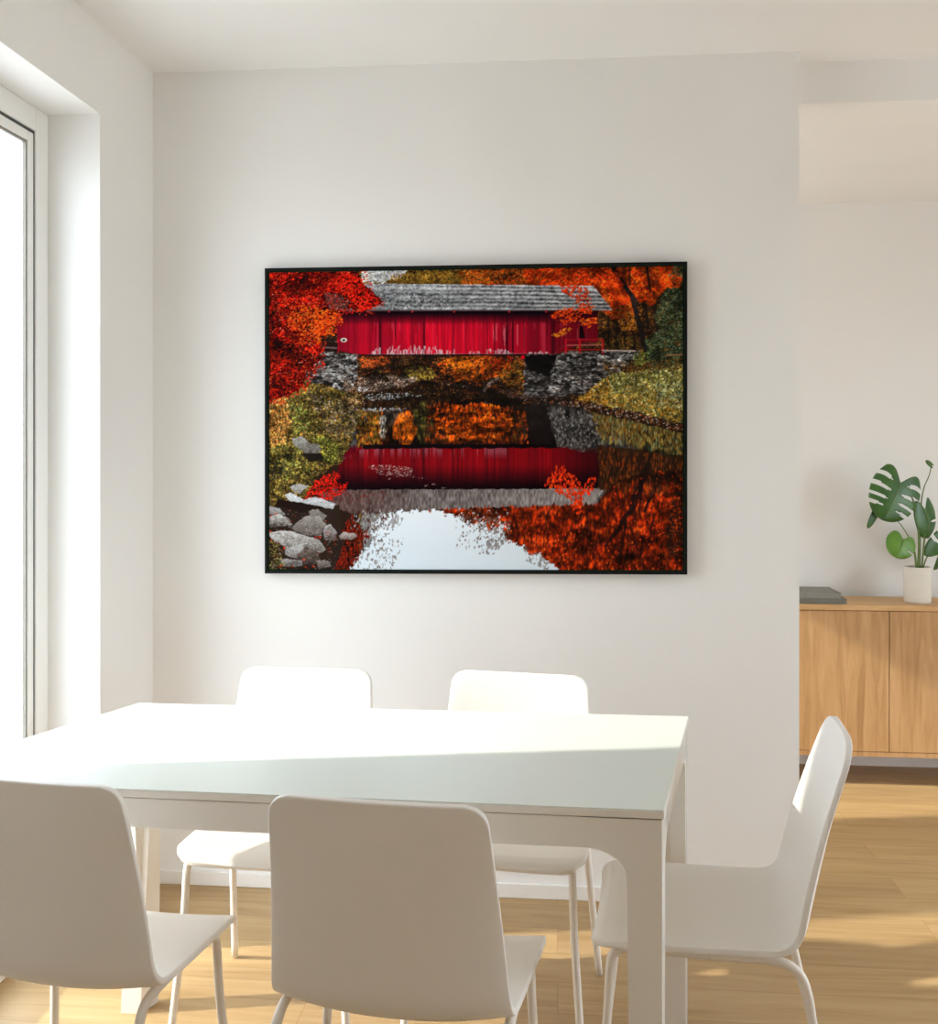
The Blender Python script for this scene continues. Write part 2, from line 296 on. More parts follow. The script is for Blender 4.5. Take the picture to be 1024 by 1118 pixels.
    # rapids
    for pts in ([(402, 431), (420, 429), (446, 429), (466, 432), (444, 434), (424, 437), (404, 437)], [(394, 446.5), (420, 445), (448, 446), (440, 448.5), (400, 449)], [(392, 423), (404, 424), (402, 428), (392, 427)]):
        dabs(poly(pts, 1.6, 3, 54), [(226, 232, 238), (170, 176, 182), (110, 100, 96), (206, 212, 218), (60, 44, 36)], 190, .4, 1.0)
    # --- left bank
    lb = poly([(288, 425), (330, 416), (372, 424), (394, 432), (398, 450), (390, 470), (384, 488), (374, 506), (346, 520), (338, 545), (288, 575)], 3, 7, 55)
    put(lb, (70, 58, 28)); dabs(lb, OLV+GLD[:2]+[(84, 60, 40), (120, 70, 36)], 4200, .5, 1.2)
    dabs(poly([(376, 410), (396, 418), (402, 440), (392, 452), (378, 440)], 3, 5, 56), [(150, 110, 70), (110, 70, 44), (84, 56, 40), (180, 146, 116), (60, 40, 30)], 420, .5, 1.2)
    dabs(poly([(336, 425), (384, 440), (394, 450), (350, 452), (338, 440)], 3, 5, 57), [(50, 36, 28), (100, 80, 72), (150, 136, 130), (70, 50, 40)], 300, .5, 1.3)
    dabs(poly([(352, 452), (394, 452), (388, 474), (374, 482), (356, 470)], 3, 5, 58), [(80, 70, 64), (50, 40, 36), (96, 60, 34), (120, 110, 104), (84, 72, 30)], 460, .6, 1.3)
    dabs(poly([(288, 432), (312, 428), (318, 460), (312, 484), (288, 492)], 4, 6, 59), [(206, 130, 60), (180, 100, 40), (226, 160, 96), (150, 80, 30), (110, 60, 24)], 1300, .5, 1.1)
    dabs(poly([(340, 478), (352, 474), (366, 480), (374, 496), (366, 506), (352, 502), (350, 490)], 3, 5, 61), [(140, 150, 44), (112, 124, 36), (166, 170, 66), (80, 90, 30)], 420, .5, 1.1)
    dabs(poly([(318, 440), (334, 444), (342, 470), (322, 474)], 3), GRN, 260, .5, 1.1)
    dabs(poly([(294, 484), (330, 490), (344, 516), (310, 524)], 4), GRN+OLV, 520, .5, 1.1)
    dabs(poly([(290, 500), (314, 506), (316, 522), (290, 524)], 3), [(40, 40, 26), (26, 24, 18), (70, 70, 40)], 190, .6, 1.2)
    clump(lb, 9, 5, 130, .6, 1.35); clump(lb, 1.6, 2.6, 131, .5, 1.45)
    dabs(lb & (fbm(9, 6, 149) > .5), [(176, 160, 84), (196, 178, 110), (150, 140, 60), (206, 150, 70)], 900, .35, .8)
    # red leaves over the water
    dabs(poly([(330, 548), (346, 524), (366, 514), (373, 520), (370, 528), (382, 526), (380, 536), (366, 544), (348, 552)], 2, 4, 62), [(226, 20, 6), (200, 14, 6), (240, 40, 14), (160, 10, 6)], 520, .7, 1.4)
    # rocks
    def rock(pts, lit, dark, seed, sp=1.0):
        m = poly(pts, 1.2, 5, seed)
        ys = [p[1] for p in pts]; t = (V-min(ys))/(max(ys)-min(ys))+(fbm(4, 3, seed+200)-.5)*.9
        pal(m, lit, dark, t)
        dabs(m, [lit, dark, tuple(min(255, x+30) for x in lit), (60, 56, 54)], int(sp*m.sum()/(S*S)*.35)+4, .4, .8)
        return m
    put(poly([(288, 556), (340, 545), (372, 552), (378, 590), (366, 628), (288, 628)], 3, 6, 63), (40, 28, 22))
    dabs(poly([(288, 556), (350, 550), (372, 590), (366, 628), (288, 628)], 2), [(90, 80, 74), (60, 44, 36), (120, 110, 104), (150, 40, 20), (40, 30, 24)], 620, .6, 1.4)
    rock([(319, 479), (330, 476), (340, 484), (350, 485), (352, 492), (346, 498), (334, 494), (322, 486)], (160, 160, 152), (76, 66, 62), 64)
    put(poly([(330, 496), (352, 494), (356, 502), (338, 504)], 1), (28, 22, 18))
    rock([(317, 532), (325, 528), (338, 531), (328, 539), (322, 537)], (176, 174, 170), (130, 124, 120), 65)
    rock([(311, 540), (318, 538), (332, 546), (346, 542), (368, 550), (366, 556), (346, 553), (330, 550), (314, 546)], (206, 208, 212), (160, 158, 158), 66)
    put(poly([(303, 545), (330, 549), (356, 554), (350, 558), (330, 560), (300, 552)], 1), (30, 18, 14))
    rock([(290, 552), (306, 556), (312, 562), (290, 562)], (176, 176, 176), (110, 104, 100), 67)
    rock([(288, 566), (305, 561), (316, 567), (320, 574), (288, 576)], (186, 184, 180), (70, 60, 54), 68)
    rock([(338, 558), (348, 556), (358, 563), (354, 570), (340, 566)], (140, 132, 126), (84, 76, 70), 69)
    rock([(318, 576), (334, 564), (350, 563), (357, 572), (352, 585), (338, 585), (322, 580)], (150, 144, 138), (86, 76, 70), 71)
    rock([(356, 574), (363, 572), (370, 582), (368, 590), (356, 590), (354, 582)], (170, 166, 164), (80, 66, 62), 72)
    rock([(372, 585), (378, 581), (390, 582), (392, 586), (386, 589), (375, 589)], (176, 166, 158), (110, 96, 90), 73)
    rock([(292, 582), (312, 579), (332, 584), (350, 590), (358, 600), (352, 604), (336, 598), (312, 598), (296, 588)], (190, 188, 184), (96, 88, 82), 74)
    rock([(311, 600), (330, 594), (336, 602), (324, 610), (312, 606)], (180, 178, 176), (110, 104, 100), 75)
    rock([(324, 606), (334, 599), (346, 602), (352, 612), (342, 618), (326, 614)], (110, 96, 88), (44, 34, 30), 76)
    rock([(304, 610), (330, 612), (332, 618), (310, 620)], (150, 146, 144), (60, 54, 50), 77)
    rock([(346, 612), (360, 612), (364, 619), (350, 622)], (130, 122, 116), (70, 60, 56), 78)
    dabs(poly([(288, 590), (306, 592), (312, 622), (288, 626)], 2), OLV+[(170, 160, 110), (40, 34, 22)], 330, .5, 1.1)
    for x, y in ((300, 561), (295, 564), (351, 586), (347, 587), (294, 580), (294, 590), (310, 598), (333, 611), (306, 618), (320, 619), (344, 618), (359, 582)): dabs(blob(x, y, 2, 1.2, 0), [(226, 30, 14), (230, 80, 20)], 3, .7, 1.3)
    # --- the big red maple on the left
    tree = poly([(286, 288), (384, 288), (398, 304), (400, 312), (420, 328), (408, 336), (398, 340), (372, 338), (366, 352), (352, 358), (352, 376), (348, 396), (336, 410), (330, 424), (300, 436), (286, 438)], 5, 7, 79)
    put(tree, (70, 6, 6)); dabs(tree, RED, 7000, .6, 1.4)
    put(tree & (noise(5, 4, 87) > .76) & (noise(20, 20, 88) > .45), (24, 8, 8), .8)
    dabs(tree & (fbm(26, 22, 86) > .5), RED[:3]+[(236, 60, 30), (240, 24, 10)], 1800, .6, 1.4)
    clump(tree, 18, 14, 132, .5, 1.15); clump(tree, 4, 3, 133, .6, 1.2)
    dabs(blob(338, 350, 22, 16, .4, 80), [(236, 96, 14), (220, 60, 10), (240, 120, 30), (200, 30, 8)], 420, .6, 1.4)
    dabs(poly([(345, 338), (368, 338), (378, 348), (374, 356), (360, 354), (370, 366), (356, 366), (350, 378), (342, 370)], 3, 5, 81), [(238, 88, 12), (226, 66, 10), (246, 116, 26), (190, 44, 8)], 420, .7, 1.5)
    put(poly([(356, 318), (372, 322), (384, 330), (380, 338), (362, 338)], 3, 5, 82), (110, 104, 100), .35)
    dabs(poly([(356, 318), (384, 326), (390, 338), (362, 338)], 2), [(170, 20, 10), (130, 120, 116), (90, 60, 50), (206, 30, 14)], 90, .6, 1.2)
    dabs(poly([(380, 296), (398, 304), (400, 312), (420, 330), (398, 340), (384, 326), (370, 310)], 3, 5, 83), [(226, 24, 10), (206, 14, 8), (240, 50, 24)], 420, .8, 1.6)
    fr_ = poly([(286, 288), (392, 286), (404, 302), (412, 318), (424, 332), (402, 344), (380, 344), (370, 360), (358, 366), (358, 384), (352, 402), (342, 414), (334, 428), (304, 442), (286, 442)], 6, 5, 146) & ~tree
    dabs(fr_, RED[:6]+[(236, 60, 20)], 420, .7, 1.3)
    dabs(tree, [(30, 6, 8), (50, 4, 8), (20, 10, 10)], 620, .5, 1.3)
    dabs(tree & (fbm(20, 24, 147) > .48), [(236, 70, 24), (240, 100, 60), (226, 40, 20), (200, 90, 30), (222, 150, 130)], 620, .4, .9)
    dabs(poly([(318, 330), (345, 334), (352, 372), (330, 378), (316, 350)], 4, 6, 148), [(236, 120, 40), (222, 84, 14), (206, 60, 10)], 330, .5, 1.0)
    for x0, y0, x1, y1 in ((296, 340, 302, 330), (298, 350, 294, 372), (312, 334, 322, 328), (300, 318, 320, 306)): line(x0, y0, x1, y1, .6, .4, (26, 8, 8), 2, int(x0))
    # sprays of leaves hanging in front of the right end of the bridge
    for pts, cols in (([(612, 306), (640, 306), (646, 318), (650, 336), (636, 340), (632, 326), (616, 316)], ROR), ([(604, 344), (620, 336), (652, 334), (652, 340), (636, 346), (622, 356), (612, 350)], ROR+ORG[:2]), ([(638, 348), (652, 346), (656, 354), (646, 358), (638, 354)], ORG[:3]), ([(606, 366), (616, 360), (626, 358), (626, 362), (616, 368)], [(226, 130, 20), (206, 110, 16)])):
        dabs(poly(pts, 3, 5, 90), cols, int(poly(pts).sum()/(S*S)*.42), .8, 1.6)
    # the dark rim where the print wraps over its edge
    return np.clip(img, 0, 255)/255.0, U0, V0, S

SKY, SUN, EXPO, INK = 5.7, 4.7, 0.51, 0.99

PI = math.pi
C = bpy.context.scene.collection

# ---------------------------------------------------------------- materials
def mat(name, col, rough=.5, spec=.5, metal=0.0):
    m = bpy.data.materials.new(name); m.use_nodes = True
    b = m.node_tree.nodes['Principled BSDF']
    b.inputs['Base Color'].default_value = (*col, 1); b.inputs['Roughness'].default_value = rough
    b.inputs['Metallic'].default_value = metal; b.inputs['Specular IOR Level'].default_value = spec
    return m
def nodes(m): return m.node_tree.nodes, m.node_tree.links, m.node_tree.nodes['Principled BSDF']
def mottled(name, a, b, scale, rough, spec=.4, bump=0.0, bscale=200, stretch=(1, 1, 1)):
    m = mat(name, a, rough, spec); N, L, P = nodes(m)
    tc = N.new('ShaderNodeTexCoord'); mp = N.new('ShaderNodeMapping'); mp.inputs['Scale'].default_value = stretch
    L.new(tc.outputs['Object'], mp.inputs['Vector'])
    n = N.new('ShaderNodeTexNoise'); n.inputs['Scale'].default_value = scale; n.inputs['Detail'].default_value = 5
    L.new(mp.outputs[0], n.inputs['Vector'])
    r = N.new('ShaderNodeValToRGB'); r.color_ramp.elements[0].position = .3; r.color_ramp.elements[1].position = .7
    r.color_ramp.elements[0].color = (*a, 1); r.color_ramp.elements[1].color = (*b, 1)
    L.new(n.outputs['Fac'], r.inputs['Fac']); L.new(r.outputs['Color'], P.inputs['Base Color'])
    if bump:
        n2 = N.new('ShaderNodeTexNoise'); n2.inputs['Scale'].default_value = bscale
        L.new(mp.outputs[0], n2.inputs['Vector'])
        bp = N.new('ShaderNodeBump'); bp.inputs['Strength'].default_value = bump; bp.inputs['Distance'].default_value = .002
        L.new(n2.outputs['Fac'], bp.inputs['Height']); L.new(bp.outputs['Normal'], P.inputs['Normal'])
    return m
M = {}
M['wall'] = mottled('wall_paint', (.81, .798, .778), (.83, .818, .798), 2.5, .9, .2, .08, 260)
M['ceiling'] = mottled('ceiling_paint', (.83, .82, .803), (.85, .84, .823), 2.5, .9, .2, .08, 260)
M['skirting'] = mottled('skirting_paint', (.84, .82, .79), (.86, .84, .81), 4, .5, .4)
M['chair'] = mottled('matt_white_shell', (.79, .765, .725), (.805, .78, .74), 6, .45, .4)
M['chair_leg'] = mottled('powder_coated_tube', (.78, .73, .66), (.80, .75, .68), 8, .4, .4)
M['table'] = mottled('table_lacquer', (.715, .755, .70), (.73, .77, .715), 3, .28, .5)
M['table_frame'] = mottled('table_frame_lacquer', (.77, .735, .68), (.785, .75, .695), 4, .4, .4)
M['frame_white'] = mottled('window_profile', (.82, .82, .80), (.84, .84, .82), 5, .35, .5)
M['gasket'] = mottled('window_gasket', (.07, .07, .072), (.09, .09, .09), 20, .6, .3)
M['black'] = mottled('picture_frame_black', (.004, .004, .004), (.007, .007, .007), 20, .6, .15)
M['rim'] = mottled('canvas_rim', (.004, .011, .005), (.008, .018, .009), 30, .8, .08)
M['pot'] = mottled('pot_glaze', (.66, .61, .53), (.70, .65, .57), 12, .5, .4)
M['soil'] = mottled('soil', (.03, .02, .013), (.07, .045, .028), 60, .95, .1, .6, 90)
M['stem'] = mottled('plant_stem', (.10, .17, .035), (.16, .22, .06), 30, .5, .4)
M['leaf'] = mottled('monstera_leaf', (.020, .075, .010), (.052, .145, .022), 14, .35, .5)
M['young_leaf'] = mottled('young_monstera_leaf', (.075, .20, .018), (.14, .29, .035), 16, .4, .5)
M['book_a'] = mottled('book_cloth_grey', (.24, .23, .20), (.27, .26, .23), 60, .8, .2, .2, 400)
M['book_b'] = mottled('book_cloth_olive_grey', (.17, .165, .14), (.20, .19, .165), 60, .8, .2, .2, 400)
M['pages'] = mottled('book_pages', (.62, .58, .50), (.50, .46, .39), 300, .9, .1, stretch=(.05, .05, 4))

def wood(name, cols, stretch, rough=.5, scale=1.0):
    m = mat(name, cols[1], rough, .35); N, L, P = nodes(m)
    tc = N.new('ShaderNodeTexCoord'); mp = N.new('ShaderNodeMapping'); mp.inputs['Scale'].default_value = stretch
    L.new(tc.outputs['Object'], mp.inputs['Vector'])
    n = N.new('ShaderNodeTexNoise'); n.inputs['Scale'].default_value = 3.2*scale; n.inputs['Detail'].default_value = 8; n.inputs['Distortion'].default_value = 1.1
    L.new(mp.outputs[0], n.inputs['Vector'])
    r = N.new('ShaderNodeValToRGB'); e = r.color_ramp.elements
    e[0].position = .28; e[0].color = (*cols[0], 1); e[1].position = .74; e[1].color = (*cols[2], 1)
    k = e.new(.5); k.color = (*cols[1], 1)
    L.new(n.outputs['Fac'], r.inputs['Fac'])
    f = N.new('ShaderNodeTexNoise'); f.inputs['Scale'].default_value = 26*scale; f.inputs['Detail'].default_value = 4
    L.new(mp.outputs[0], f.inputs['Vector'])
    mx = N.new('ShaderNodeMix'); mx.data_type = 'RGBA'; mx.blend_type = 'MULTIPLY'; mx.inputs[0].default_value = .35
    L.new(r.outputs['Color'], mx.inputs[6]); L.new(f.outputs['Fac'], mx.inputs[7])
    g = N.new('ShaderNodeMix'); g.data_type = 'RGBA'; g.blend_type = 'MIX'; g.inputs[0].default_value = .55
    L.new(mx.outputs[2], g.inputs[6]); L.new(r.outputs['Color'], g.inputs[7])
    L.new(g.outputs[2], P.inputs['Base Color'])
    return m, g, mp
M['oak'] = wood('oak_veneer', ((.40, .215, .085), (.53, .305, .135), (.61, .375, .18)), (9, 9, .8))[0]
M['oak_flat'] = wood('oak_veneer_lengthwise', ((.54, .31, .125), (.65, .40, .185), (.72, .46, .23)), (.8, 9, 9))[0]
fm, fg, fmp = wood('oak_floor', ((.405, .258, .112), (.495, .330, .162), (.55, .38, .20)), (.7, 9, 9), .42)
M['floor'] = fm
N, L, P = nodes(fm)
tc = N.new('ShaderNodeTexCoord')
bk = N.new('ShaderNodeTexBrick'); bk.offset = .37; bk.inputs['Scale'].default_value = 1
bk.inputs['Brick Width'].default_value = 1.7; bk.inputs['Row Height'].default_value = .145; bk.inputs['Mortar Size'].default_value = .0012; bk.inputs['Mortar Smooth'].default_value = .3
bk.inputs['Color1'].default_value = (.88, .865, .84, 1); bk.inputs['Color2'].default_value = (1.06, 1.05, 1.0, 1); bk.inputs['Mortar'].default_value = (.70, .64, .58, 1)
L.new(tc.outputs['Object'], bk.inputs['Vector'])
ad = N.new('ShaderNodeVectorMath'); ad.operation = 'ADD'
sc_ = N.new('ShaderNodeVectorMath'); sc_.operation = 'SCALE'; sc_.inputs['Scale'].default_value = 7.0
L.new(bk.outputs['Color'], sc_.inputs[0]); L.new(tc.outputs['Object'], ad.inputs[0]); L.new(sc_.outputs[0], ad.inputs[1]); L.new(ad.outputs[0], fmp.inputs['Vector'])
mm = N.new('ShaderNodeMix'); mm.data_type = 'RGBA'; mm.blend_type = 'MULTIPLY'; mm.inputs[0].default_value = 1
L.new(fg.outputs[2], mm.inputs[6]); L.new(bk.outputs['Color'], mm.inputs[7]); L.new(mm.outputs[2], P.inputs['Base Color'])

gl = bpy.data.materials.new('window_glass'); gl.use_nodes = True
n_ = gl.node_tree.nodes; l_ = gl.node_tree.links; n_.clear()
o_ = n_.new('ShaderNodeOutputMaterial'); t_ = n_.new('ShaderNodeBsdfTransparent'); t_.inputs[0].default_value = (.97, .98, .975, 1)
g_ = n_.new('ShaderNodeBsdfGlossy'); g_.inputs['Roughness'].default_value = .02
lw = n_.new('ShaderNodeLayerWeight'); lw.inputs['Blend'].default_value = .5; mx_ = n_.new('ShaderNodeMixShader')
pw = n_.new('ShaderNodeMath'); pw.operation = 'POWER'; pw.inputs[1].default_value = 5; l_.new(lw.outputs['Facing'], pw.inputs[0])
fr = n_.new('ShaderNodeMath'); fr.operation = 'MULTIPLY_ADD'; fr.inputs[1].default_value = .9; fr.inputs[2].default_value = .04; l_.new(pw.outputs[0], fr.inputs[0])
l_.new(fr.outputs[0], mx_.inputs[0]); l_.new(t_.outputs[0], mx_.inputs[1]); l_.new(g_.outputs[0], mx_.inputs[2]); l_.new(mx_.outputs[0], o_.inputs[0])
M['glass'] = gl

# ---------------------------------------------------------------- helpers
def link(o, parent=None):
    C.objects.link(o)
    if parent is not None: o.parent = parent
    return o
def obj(name, bm, m, parent=None, smooth=False, bevel=0, seg=2):
    bmesh.ops.recalc_face_normals(bm, faces=bm.faces)
    me = bpy.data.meshes.new(name); bm.to_mesh(me); bm.free()
    me.materials.append(M[m] if isinstance(m, str) else m)
    for p in me.polygons: p.use_smooth = smooth or bevel > 0
    o = link(bpy.data.objects.new(name, me), parent)
    if bevel:
        b = o.modifiers.new('bevel', 'BEVEL'); b.width = bevel; b.segments = seg; b.limit_method = 'ANGLE'; b.harden_normals = True
    return o
def empty(name, loc, rz, label, cat, group=None):
    o = link(bpy.data.objects.new(name, None)); o.location = loc; o.rotation_euler = (0, 0, rz); o.empty_display_size = .1
    o['label'] = label; o['category'] = cat
    if group: o['group'] = group
    return o
def struct(o): o['kind'] = 'structure'; return o
def box(bm, x0, x1, y0, y1, z0, z1):
    v = [bm.verts.new(p) for p in ((x0, y0, z0), (x1, y0, z0), (x1, y1, z0), (x0, y1, z0), (x0, y0, z1), (x1, y0, z1), (x1, y1, z1), (x0, y1, z1))]
    for f in ((0, 3, 2, 1), (4, 5, 6, 7), (0, 1, 5, 4), (1, 2, 6, 5), (2, 3, 7, 6), (3, 0, 4, 7)): bm.faces.new([v[i] for i in f])
def boxes(*bs):
    bm = bmesh.new()
    for b in bs: box(bm, *b)
    return bm
def ring(bm, x0, x1, y0, y1, z0, z1, w):
    """a rectangular frame in the y-z plane, w wide, from x0 to x1"""
    box(bm, x0, x1, y0, y0+w, z0, z1); box(bm, x0, x1, y1-w, y1, z0, z1)
    box(bm, x0, x1, y0+w, y1-w, z0, z0+w); box(bm, x0, x1, y0+w, y1-w, z1-w, z1)
def tube(bm, pts, radii, seg=12):
    pts = [Vector(p) for p in pts]
    rings = []
    nrm = None
    for i, p in enumerate(pts):
        t = (pts[min(i+1, len(pts)-1)]-pts[max(i-1, 0)]).normalized()
        if nrm is None:
            nrm = t.orthogonal().normalized()
        nrm = (nrm-t*nrm.dot(t)).normalized(); b = t.cross(nrm)
        r = radii[i] if hasattr(radii, '__len__') else radii
        rings.append([bm.verts.new(p+(nrm*math.cos(2*PI*k/seg)+b*math.sin(2*PI*k/seg))*r) for k in range(seg)])
    for a, b in zip(rings, rings[1:]):
        for k in range(seg): bm.faces.new((a[k], a[(k+1) % seg], b[(k+1) % seg], b[k]))
    bm.faces.new(rings[0][::-1]); bm.faces.new(rings[-1])
def smooth_path(pts, n=6):
    """Catmull-Rom through the points"""
    P = [Vector(p) for p in pts]; P = [P[0]*2-P[1]]+P+[P[-1]*2-P[-2]]
    out = []
    for i in range(1, len(P)-2):
        for k in range(n):
            t = k/n; a, b, c, d = P[i-1:i+3]
            out.append(.5*((2*b)+(c-a)*t+(2*a-5*b+4*c-d)*t*t+(3*b-a-3*c+d)*t**3))
    return out+[P[-2]]

# ---------------------------------------------------------------- the room
XL, YB, H = -1.290, 3.0924, 2.5906      # window wall, picture wall, ceiling
XE, YF, HR = .728, 4.50, 2.462           # free end of the picture wall, far wall, lower ceiling of the far room
XR, YN = 3.4, -2.2                      # unseen right and rear walls
XO = XL-.152-.022                     # outer face of the window wall
WINS = [(1.75, 2.72, 0.0, 2.338), (-1.75, -1.20, 0.0, 2.338), (3.27, 4.25, .0, 2.2)]  # window wall openings; the second, behind the camera, is added for fill light
FILL_RIGHTS = [(.9, 3.0, .05, 2.1), (3.8, 4.2, .5, 1.0)]   # added openings in the unseen right wall, put in for fill light
struct(obj('floor', boxes((XO, XR+.1, YN-.1, YF+.1, -.1, 0)), 'floor'))
struct(obj('ceiling', boxes((XL, XR, YN, YB+.09, H, H+.1)), 'ceiling'))
struct(obj('ceiling_far', boxes((XL, XR, YB+.09, YF, HR, H+.1)), 'ceiling'))
struct(obj('wall_back', boxes((XL, XE, YB, YB+.09, 0, H), (XL, XE, YB+.09, YB+.16, 0, HR)), 'wall'))
struct(obj('wall_far', boxes((XO, XR+.1, YF, YF+.1, 0, H+.1)), 'wall'))
bm = bmesh.new(); ys = YN
for y0, y1, z0, z1 in FILL_RIGHTS:
    box(bm, XR, XR+.1, ys, y0, 0, H+.1); box(bm, XR, XR+.1, y0, y1, 0, z0); box(bm, XR, XR+.1, y0, y1, z1, H+.1); ys = y1
box(bm, XR, XR+.1, ys, YF, 0, H+.1)
struct(obj('wall_right', bm, 'wall'))
struct(obj('wall_rear', boxes((XO, XR+.1, YN-.1, YN, 0, H+.1)), 'wall'))
bm = bmesh.new(); ys = YN
for y0, y1, z0, z1 in sorted(WINS):
    box(bm, XO, XL, ys, y0, 0, H+.1); box(bm, XO, XL, y0, y1, z1, H+.1)
    ys = y1
box(bm, XO, XL, ys, YF, 0, H+.1)
struct(obj('wall_left', bm, 'wall'))
for i, (y0, y1, z0, z1) in enumerate(WINS):
    xf = XL-.152
    bm = bmesh.new(); ring(bm, xf-.020, xf, y0, y1, z0, z1, .066)
    w = struct(obj('window_%d' % (i+1), bm, 'frame_white', bevel=.004))  # second one is the added fill window, out of view
    bm = bmesh.new(); ring(bm, xf-.018, xf-.006, y0+.066, y1-.066, z0+.066, z1-.066, .009); obj('gasket', bm, 'gasket', w)
    bm = bmesh.new(); ring(bm, xf-.018, xf-.003, y0+.075, y1-.075, z0+.075, z1-.075, .028); obj('sash', bm, 'frame_white', w, bevel=.003)
    bm = bmesh.new(); ring(bm, xf-.017, xf-.007, y0+.103, y1-.103, z0+.103, z1-.103, .006); obj('glazing_bead', bm, 'book_a', w)
    obj('pane', boxes((xf-.016, xf-.010, y0+.105, y1-.105, z0+.105, z1-.105)), 'glass', w)
for i, (y0, y1, z0, z1) in enumerate(FILL_RIGHTS):
    bm = bmesh.new(); ring(bm, XR+.03, XR+.08, y0, y1, z0, z1, .06)
    w = struct(obj('window_%d' % (len(WINS)+1+i), bm, 'frame_white', bevel=.004))  # added windows, out of view, that let in fill light
    obj('pane', boxes((XR+.05, XR+.056, y0+.055, y1-.055, z0+.055, z1-.055)), 'glass', w)
struct(obj('baseboard_back', boxes((XL, XE, YB-.012, YB, 0, .045)), 'skirting', bevel=.003))
struct(obj('baseboard_left', boxes((XL, XL+.012, WINS[0][1], YB-.012, 0, .045)), 'skirting', bevel=.003))
struct(obj('baseboard_far', boxes((XE-.2, XR, YF-.012, YF, 0, .045)), 'skirting', bevel=.003))

# ---------------------------------------------------------------- the picture
pic = empty('wall_picture', (-.262, YB, .998), 0, 'large landscape print of a red covered bridge over a river in autumn, thin black frame', 'picture')
Q = {'bl': (-.915, .9972), 'br': (.3905, 1.0085), 'tr': (.3905, 1.9548), 'tl': (-.915, 1.9548)}
def qp(s, t, inset=0.0):
    """point of the picture's outline, s to the right and t up, both 0..1"""
    x = (Q['bl'][0]*(1-s)+Q['br'][0]*s)*(1-t)+(Q['tl'][0]*(1-s)+Q['tr'][0]*s)*t
    z = (Q['bl'][1]*(1-s)+Q['br'][1]*s)*(1-t)+(Q['tl'][1]*(1-s)+Q['tr'][1]*s)*t
    return x-pic.location.x, z-pic.location.z
def quad_ring(e0, e1, d0, d1):
    W_, H_ = 1.305, .952
    bm = bmesh.new(); R = []
    for d in (d0, d1):
        for e in (e0, e1):
            R.append([bm.verts.new((qp(s, t)[0], d, qp(s, t)[1])) for s, t in ((e/W_, e/H_), (1-e/W_, e/H_), (1-e/W_, 1-e/H_), (e/W_, 1-e/H_))])
    o0, i0, o1, i1 = R
    for k in range(4):
        j = (k+1) % 4
        for a, b in ((o0, o1), (i0, i1), (o0, i0), (o1, i1)): bm.faces.new((a[k], a[j], b[j], b[k]))
    return bm
DF = -.032
obj('frame', quad_ring(0, .0075, -.001, DF), 'black', pic)
obj('rim', quad_ring(.0075, .0125, -.001, DF+.004), 'rim', pic)
art, AU, AV, AS = paint_landscape()
# photo pixel rectangle that the outline covers, used only to pick the print's colours
GW, GH = 690, 500
s_, t_ = np.meshgrid(np.linspace(.0125/1.305, 1-.0125/1.305, GW), np.linspace(.0125/.952, 1-.0125/.952, GH))
ul, ur = 289.0, 750.5; vtl, vtr, vbl, vbr = 293.0, 286.0, 626.0, 627.0
uu = ul+(ur-ul)*s_; vv = (vbl*(1-s_)+vbr*s_)*(1-t_)+(vtl*(1-s_)+vtr*s_)*t_
ix = np.clip((uu-AU)*AS-.5, 0, art.shape[1]-1.001); iy = np.clip((vv-AV)*AS-.5, 0, art.shape[0]-1.001)
x0, y0 = ix.astype(int), iy.astype(int); fx, fy = (ix-x0)[..., None], (iy-y0)[..., None]
col = (art[y0, x0]*(1-fx)+art[y0, x0+1]*fx)*(1-fy)+(art[y0+1, x0]*(1-fx)+art[y0+1, x0+1]*fx)*fy
lin = np.where(col <= .04045, col/12.92, ((col+.055)/1.055)**2.4)
qx = (Q['bl'][0]*(1-s_)+Q['br'][0]*s_)*(1-t_)+(Q['tl'][0]*(1-s_)+Q['tr'][0]*s_)*t_-pic.location.x
qz = (Q['bl'][1]*(1-s_)+Q['br'][1]*s_)*(1-t_)+(Q['tl'][1]*(1-s_)+Q['tr'][1]*s_)*t_-pic.location.z
co = np.stack([qx, np.full_like(qx, DF+.007), qz], -1).reshape(-1, 3).astype(np.float32)
ii = np.arange((GH-1)*(GW-1)); r_, c_ = ii//(GW-1), ii % (GW-1)
a_ = r_*GW+c_
lp = np.stack([a_, a_+1, a_+GW+1, a_+GW], -1).astype(np.int32)
me = bpy.data.meshes.new('print')
me.vertices.add(len(co)); me.vertices.foreach_set('co', co.ravel())
me.loops.add(lp.size); me.loops.foreach_set('vertex_index', lp.ravel())
me.polygons.add(len(lp)); me.polygons.foreach_set('loop_start', np.arange(0, lp.size, 4, dtype=np.int32))
me.update(calc_edges=True)
at = me.color_attributes.new('ink', 'FLOAT_COLOR', 'POINT')
at.data.foreach_set('color', np.concatenate([np.clip(lin.reshape(-1, 3)*INK, 0, .93), np.ones((len(co), 1))], 1).astype(np.float32).ravel())
pm = mat('print_ink', (.5, .5, .5), .85, .04); N, L, P = nodes(pm)
an = N.new('ShaderNodeVertexColor'); an.layer_name = 'ink'; L.new(an.outputs['Color'], P.inputs['Base Color'])
me.materials.append(pm)
link(bpy.data.objects.new('print', me), pic)

